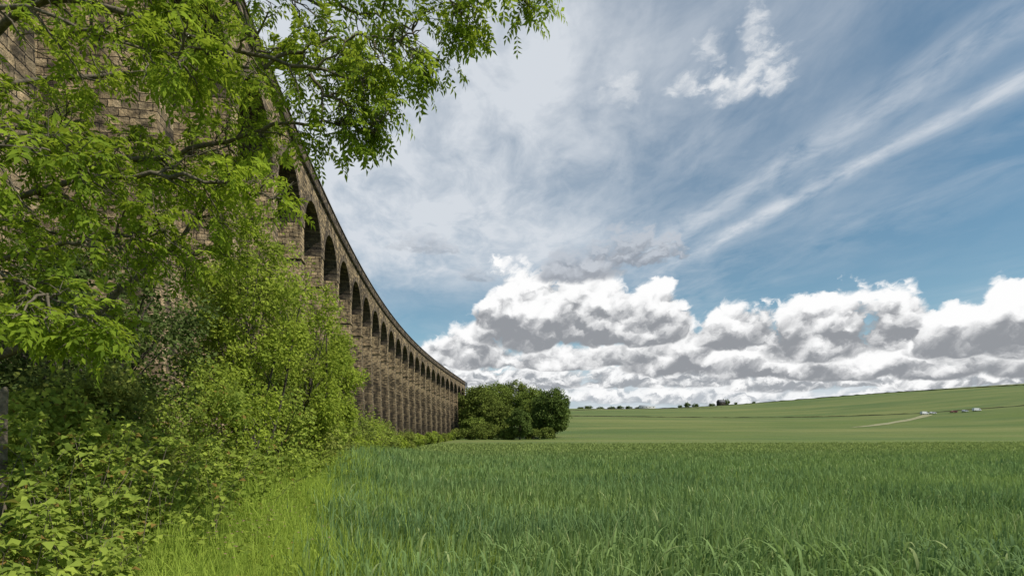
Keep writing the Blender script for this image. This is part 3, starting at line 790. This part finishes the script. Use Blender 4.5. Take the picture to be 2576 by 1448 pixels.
for o in (-2.6, -.8, .8, 2.6):
    V.append(np.stack([x + nx * o * wdt * (1 + .3 * np.sin(s / 7)), y + ny * o * wdt, T(x + nx * o * wdt, y + ny * o * wdt) + .15], 1))
V = np.stack(V, 1).reshape(-1, 3); n = len(s)
i = np.arange(n - 1)[:, None] * 4; j = np.arange(3)[None]
F = np.stack([i + j, i + j + 1, i + j + 5, i + j + 4], -1).reshape(-1, 4)
ob = fast_mesh('path', V, F, M_TRACK); tag(ob, 'pale worn farm track crossing the green hillside', 'path', kind='structure')

# ------------------------------------------------------------------ farm buildings
WALLW = plain_mat('pale_render', (0.55, 0.54, 0.50), .8, .6, .1)
ROOF = plain_mat('slate_roof', (0.09, 0.09, 0.10), .7, 1.0, .3)
ROOFL = plain_mat('grey_sheet_roof', (0.36, 0.38, 0.40), .5, .6, .12)
GLASS = plain_mat('dark_glass', (0.02, 0.025, 0.03), .1, 1, .1, 0)
def box(x0, x1, y0, y1, z0, z1):
    V = [(x0, y0, z0), (x1, y0, z0), (x1, y1, z0), (x0, y1, z0), (x0, y0, z1), (x1, y0, z1), (x1, y1, z1), (x0, y1, z1)]
    F = [(0, 1, 5, 4), (1, 2, 6, 5), (2, 3, 7, 6), (3, 0, 4, 7), (4, 5, 6, 7), (0, 3, 2, 1)]
    return V, F
def house(name, label, cat, x, y, w, d, h, rh, wm, rm, rot=0, chim=True, nwin=3):
    gz = float(T(x, y)); e = empty(name, (x, y, gz)); e.rotation_euler = (0, 0, rot); tag(e, label, cat)
    gm = Geo(); gm.add(*box(-w / 2, w / 2, -d / 2, d / 2, -2, h))
    for sx in (-1, 1):
        X = sx * w / 2
        gm.add([(X, -d / 2, h), (X, d / 2, h), (X, .01, h + rh), (X, -.01, h + rh)], [[0, 1, 2, 3]])
    gm.obj('wall', wm, e)
    gm = Geo(); o = .35
    for sy in (-1, 1):
        a = np.array([(-w / 2 - o, sy * (d / 2 + o), h - .2), (w / 2 + o, sy * (d / 2 + o), h - .2), (w / 2 + o, 0, h + rh + .08), (-w / 2 - o, 0, h + rh + .08)])
        gm.add(np.concatenate([a, a + [0, 0, .18]]), [(0, 1, 2, 3), (4, 5, 6, 7), (0, 1, 5, 4), (1, 2, 6, 5), (3, 0, 4, 7)])
    rf = gm.obj('roof', rm, e)
    if chim:
        gm = Geo(); gm.add(*box(w / 2 - 1.2, w / 2 - .3, -.45, .45, h + rh - .6, h + rh + 1.4)); gm.obj('chimney', wm, rf)
    for i in range(nwin):
        X = -w / 2 + w * (i + .5) / nwin
        gm = Geo(); gm.add(*box(X - .5, X + .5, -d / 2 - .04, -d / 2 + .1, h * .5, h * .5 + 1.2)); gm.obj('window', GLASS, e)
house('farmhouse', 'dark stone farmhouse with slate roof and chimney', 'house', 303, 825, 10, 7, 5.5, 3.2, STONE_F, ROOF, .3)
house('barn', 'long pale farm barn with grey sheet roof', 'barn', 203, 855, 22, 10, 3.5, 2.0, WALLW, ROOFL, .1, False, 4)

# ------------------------------------------------------------------ vehicles on the track
WHITE = plain_mat('white_paint', (0.6, 0.6, 0.6), .35, 2, .05, 0)
RED = plain_mat('red_paint', (0.25, 0.06, 0.045), .35, 2, .05, 0)
SILV = plain_mat('silver_paint', (0.35, 0.37, 0.4), .3, 2, .05, 0)
RUB = plain_mat('tyre_rubber', (0.02, 0.02, 0.02), .8, 5, .2, .1)
def vehicle(name, label, cat, x, y, rot, paint, prof, win, width, wheels):
    gz = float(T(x, y)) + .05; e = empty(name, (x, y, gz)); e.rotation_euler = (0, 0, rot); tag(e, label, cat, 'vehicles parked on the hillside track')
    import bmesh
    def extr(nm, pf, w, mt, taper=0.0):
        bm = bmesh.new()
        rows = []
        for sy in (-1, 1):
            rows.append([bm.verts.new((a, sy * (w / 2 - taper * max(0, b - 1.0)), b)) for a, b in pf])
        n = len(pf)
        for i in range(n):
            j = (i + 1) % n; bm.faces.new((rows[0][i], rows[0][j], rows[1][j], rows[1][i]))
        bm.faces.new(rows[0][::-1]); bm.faces.new(rows[1])
        me = bpy.data.meshes.new(nm); bm.to_mesh(me); bm.free(); me.materials.append(mt)
        return link(bpy.data.objects.new(nm, me), e)
    extr('body', prof, width, paint, .12)
    for w_ in win: extr('window', w_, width + .03, GLASS, .12)
    for wx, sy in [(wheels[0], -1), (wheels[0], 1), (wheels[1], -1), (wheels[1], 1)]:
        gm = Geo(); P = np.array([[(wx, sy * (width / 2 - .22), .33), (wx, sy * (width / 2 - .2), .33), (wx, sy * (width / 2 + .02), .33), (wx, sy * (width / 2 + .03), .33)]])
        gm.add(*tubes(P, np.array([[.02, .33, .33, .02]]), 14)); gm.obj('wheel', RUB, e)
van = [(-2.6, .35), (2.5, .35), (2.55, .9), (2.2, 1.15), (1.5, 2.0), (-2.55, 2.1)]
vanw = [[(1.0, 1.2), (1.95, 1.2), (1.4, 1.85), (1.0, 1.85)]]
car = [(-2.1, .35), (2.1, .35), (2.15, .75), (1.2, .92), (.5, 1.42), (-1.2, 1.45), (-1.95, .98), (-2.12, .8)]
carw = [[(-.1, .95), (.95, .95), (.42, 1.34), (-.1, 1.36)], [(-1.65, .98), (-.2, .95), (-.2, 1.36), (-1.15, 1.36)]]
vehicle('van', 'white van parked on the grassy hillside', 'van', 287, 396, .2, WHITE, van, vanw, 1.95, (1.6, -1.6))
vehicle('car', 'white car parked beside a van on the hillside', 'car', 293, 396, .1, WHITE, car, carw, 1.8, (1.35, -1.3))
vehicle('car', 'red car parked on the hillside track', 'car', 306, 394, 3.0, RED, car, carw, 1.8, (1.35, -1.3))
vehicle('car', 'silver car parked on the hillside track', 'car', 313, 393, .3, SILV, car, carw, 1.8, (1.35, -1.3))
vehicle('van', 'white van parked near a drystone wall', 'van', 321, 393, .05, WHITE, van, vanw, 1.95, (1.6, -1.6))

# ------------------------------------------------------------------ sun
EL = 50
sv = Vector((0.88, -0.44, 0)).normalized() * math.cos(math.radians(EL)); sv.z = math.sin(math.radians(EL))
sd = bpy.data.lights.new('sun', 'SUN'); sd.energy = 4.9; sd.angle = math.radians(.6); sd.color = (1, .95, .86)
so = bpy.data.objects.new('sun', sd); link(so); so.rotation_euler = sv.to_track_quat('Z', 'Y').to_euler(); so.location = (20, -20, 60)

# ------------------------------------------------------------------ world
world = bpy.data.worlds.new('World'); scene.world = world; world.use_nodes = True
t = NT(world.node_tree); t.N.clear()
out = t.new('ShaderNodeOutputWorld'); bg = t.new('ShaderNodeBackground'); t.L.new(bg.outputs[0], out.inputs[0])
bg.inputs[1].default_value = 0.1
sky = t.new('ShaderNodeTexSky'); sky.sky_type = 'NISHITA'; sky.sun_disc = False
sky.sun_elevation = math.radians(EL); sky.sun_rotation = math.atan2(sv.x, sv.y)
sky.air_density = 1.0; sky.dust_density = .5; sky.ozone_density = 2.0
skyc = t.mix(1.0, sky.outputs[0], (0.86, 1.06, 0.98), 'MULTIPLY')
tc = t.new('ShaderNodeTexCoord')
x, y, z = t.sep(tc.outputs['Generated'])
az = t.m('ARCTAN2', x, y)
hyp = t.m('SQRT', t.add(t.mul(x, x), t.mul(y, y)))
e = t.div(z, t.m('MAXIMUM', hyp, .001))
up = t.sstep(z, 0.0, 0.02)
zc = t.add(t.m('MAXIMUM', z, 0), .02)
qx = t.div(x, zc); qy = t.div(y, zc)
warp = t.mul(t.sub(t.noise(t.vec(qx, qy), .8, 3, .5, 0, '2D'), .5), .45)
acb = t.add(t.mul(qx, .95), t.mul(qy, .31))
ac = t.add(acb, warp)
al = t.sub(t.mul(qy, .95), t.mul(qx, .31))
s1 = t.noise(t.vec(t.mul(ac, 2.4), t.mul(al, 1.35)), 1, 7, .62, .25, '2D')
s2 = t.noise(t.vec(t.add(t.mul(ac, .8), 7), t.mul(al, .6)), 1, 3, .55, 0, '2D')
s3 = t.noise(t.vec(t.mul(qx, 7.5), t.mul(qy, 4.0)), 1, 4, .6, .4, '2D')
cir = t.mul(t.lin(t.add(s1, t.mul(t.sub(s3, .5), .25)), .34, .8), t.lin(s2, .28, .62))
def gauss(v, c, s):
    u = t.div(t.sub(v, c), s); return t.m('EXPONENT', t.mul(t.mul(u, u), -1))
ac0 = t.add(acb, t.mul(warp, .2))
rag = t.noise(t.vec(t.mul(ac0, 7), t.mul(al, 3.2)), 1, 5, .65, .3, '2D')
band = t.mul(t.add(t.mul(gauss(ac0, 1.74, .06), 1.0), t.mul(gauss(ac0, 1.50, .10), .7)), t.lin(t.add(t.mul(rag, .65), t.mul(s3, .35)), .28, .62))
band = t.mul(band, t.sstep(al, 3.2, 2.1))
haze = t.mul(t.mul(gauss(az, -.22, .44), t.sstep(e, .2, .36)), t.sstep(e, 1.9, .7))
haze = t.mul(haze, t.lin(t.add(t.mul(s1, .6), t.mul(s3, .4)), .3, .62, .55, 1.15))
ca = t.m('MINIMUM', t.add(t.add(t.mul(cir, .38), t.mul(band, .68)), t.mul(haze, .95)), .93)
col = t.mix(t.mul(ca, up), skyc, (7.0, 7.4, 7.9))
low = t.mul(t.sstep(e, .3, .0), .35)
col = t.mix(low, col, (5.2, 6.7, 7.6))

WARPN = t.noise(t.vec(t.mul(az, 24), t.mul(e, 28)), 1, 4, .6, 0, '2D')
WX = t.mul(t.sub(WARPN, .5), .035)
def field(sc, seed, delta, stretch=1.3):
    res = []
    for de, det in ((0.0, 6), (delta, 3)):
        v = t.vec(t.add(t.mul(t.add(az, WX), sc), seed), t.add(t.mul(t.add(t.add(e, WX), de), sc * stretch), seed * .37))
        n1 = t.noise(v, .8, det, .56, 0, '2D')
        vo = t.new('ShaderNodeTexVoronoi'); vo.voronoi_dimensions = '2D'; vo.feature = 'F1'
        vo.inputs['Scale'].default_value = 1.5; vo.inputs['Detail'].default_value = 1.0; vo.inputs['Roughness'].default_value = .4
        t.L.new(v, vo.inputs['Vector'])
        res.append(t.add(t.mul(n1, .95), t.mul(t.sub(1.0, vo.outputs['Distance']), .18)))
    return t.sub(res[0], .57), t.sub(res[0], res[1])
NBIG = field(17, 15, .018)
NFIN = field(32, 4, .010, 1.6)
def toang(px, py):
    u = (px * .3975 - 512) / 569; a = math.atan(u)
    return a, (440 - py * .3975) / 569 * math.cos(a)
def cloud(col, cx, base, hw, top, N, amp=1.9, edge=.42, alpha=1.0, bias=.27, grad=1.0, lg=1.6, dark=(3.0, 3.15, 3.4), light=(9.95, 9.95, 9.95)):
    a0, e0 = toang(cx, base); _, e1 = toang(cx, top)
    a1, _ = toang(cx + hw, base)
    w = (a1 - a0) * 1.12; h = (e1 - e0) * 1.08
    dx = t.mad(az, 1 / w, -a0 / w)
    xr = t.mad(e, 1 / h, -e0 / h)
    dx2 = t.mul(dx, dx)
    yy = t.m('MAXIMUM', xr, t.mul(xr, -4.0))
    d = t.sub(1.0, t.mad(yy, yy, dx2))
    D = t.mad(N[0], amp, d)
    al_ = t.sstep(D, 0.0, edge, 0.0, alpha)
    lit = t.mad(N[1], lg, t.mad(xr, grad, t.mad(N[0], .9, bias - .12)))
    c = t.mix(t.sstep(lit, -.05, .8), dark, light)
    return t.mix(al_, col, c)
hz = t.noise(t.vec(t.mul(az, 8), t.mul(e, 40)), 1, 4, .6, 0, '2D')
hm = t.mul(t.mul(t.sstep(t.mad(hz, .10, e), .225, .12), t.lin(hz, .25, .6, .65, .95)), up)
col = t.mix(hm, col, t.mix(t.lin(hz, .3, .7), (5.2, 5.8, 6.5), (7.9, 8.2, 8.6)))
r2 = np.random.default_rng(3)
for cx in range(1040, 2800, 190):
    col = cloud(col, cx + r2.uniform(-50, 50), 1004 + r2.uniform(-8, 8), r2.uniform(110, 200), 955 + r2.uniform(-14, 14), NFIN, 1.6, .6, .8, bias=.5, grad=.5, dark=(4.4, 4.7, 5.1))
for cx, b, hw, tp in [(1180, 955, 90, 900), (1350, 966, 140, 908), (1575, 962, 130, 905), (1760, 958, 140, 892), (1980, 970, 160, 902), (2190, 958, 130, 902), (2370, 966, 150, 908), (2600, 962, 160, 898)]:
    col = cloud(col, cx, b, hw, tp, NFIN, 1.8, .5, .95, bias=.36, grad=.8, dark=(3.5, 3.7, 4.0))
for cx, b, hw, tp in [(1110, 905, 60, 850), (1200, 902, 100, 793), (1410, 915, 125, 850), (1530, 908, 90, 858), (1700, 914, 150, 783), (1890, 930, 125, 834), (2110, 934, 170, 838), (2360, 932, 150, 828), (2580, 920, 140, 797), (2780, 920, 140, 810)]:
    col = cloud(col, cx, b, hw, tp, NBIG, 1.9, .40, 1, bias=.32)
for cx, b, hw, tp in [(1630, 834, 110, 697), (1470, 832, 155, 657), (1320, 840, 118, 640), (1250, 802, 58, 700), (1855, 852, 115, 737), (2250, 846, 115, 722), (2065, 868, 165, 711), (2400, 874, 122, 760), (2560, 857, 120, 684), (2760, 870, 150, 700)]:
    col = cloud(col, cx, b, hw, tp, NBIG, 2.1, .34, 1, bias=.29)
GR = dict(dark=(2.9, 3.2, 3.7), light=(5.2, 5.6, 6.2), bias=.3, edge=.8, amp=2.8)
col = cloud(col, 1450, 690, 140, 595, NBIG, alpha=.92, **GR)
col = cloud(col, 1600, 650, 130, 562, NFIN, alpha=.85, **GR)
col = cloud(col, 1060, 625, 90, 575, NFIN, alpha=.45, **GR)
col = cloud(col, 1200, 700, 50, 668, NFIN, alpha=.45, **GR)
def puff(col, cx, cy, sx, sy, alpha=.85, amp=2.4):
    a0, e0 = toang(cx, cy); a1, _ = toang(cx + sx, cy); _, e1 = toang(cx, cy - sy)
    dx = t.mad(az, 1 / (a1 - a0), -a0 / (a1 - a0)); dy = t.mad(e, 1 / (e1 - e0), -e0 / (e1 - e0))
    d = t.sub(.95, t.mad(dx, dx, t.mul(dy, dy)))
    D = t.mad(NBIG[0], amp * .6, t.mad(NFIN[0], amp * .9, d))
    c = t.mix(t.sstep(t.mad(NBIG[1], 1.5, .5), 0, 1), (6.4, 6.8, 7.3), (9.0, 9.1, 9.2))
    return t.mix(t.sstep(D, 0, 1.4, 0, alpha), col, c)
for cx, cy, sx, sy, a in [(1900, 85, 50, 100, .85), (1930, 165, 85, 90, .9), (1840, 215, 115, 55, .85), (1750, 205, 110, 52, .75), (1785, 135, 55, 70, .7), (1560, 225, 70, 60, .55)]:
    col = puff(col, cx, cy, sx, sy, a)
t.L.new(col, bg.inputs[0])
world.cycles.sampling_method = 'MANUAL'; world.cycles.sample_map_resolution = 256

# ------------------------------------------------------------------ camera
cd = bpy.data.cameras.new('camera'); cam = bpy.data.objects.new('camera', cd); link(cam)
cam.location = (0, 0, 2.0); cam.rotation_euler = (math.radians(90), 0, 0)
cd.sensor_width = 36; cd.lens = 20.0; cd.shift_y = (440 - 287.5) / 1024
cd.clip_start = .05; cd.clip_end = 12000
scene.camera = cam
scene.view_settings.view_transform = 'Standard'; scene.view_settings.look = 'None'; scene.view_settings.exposure = 0
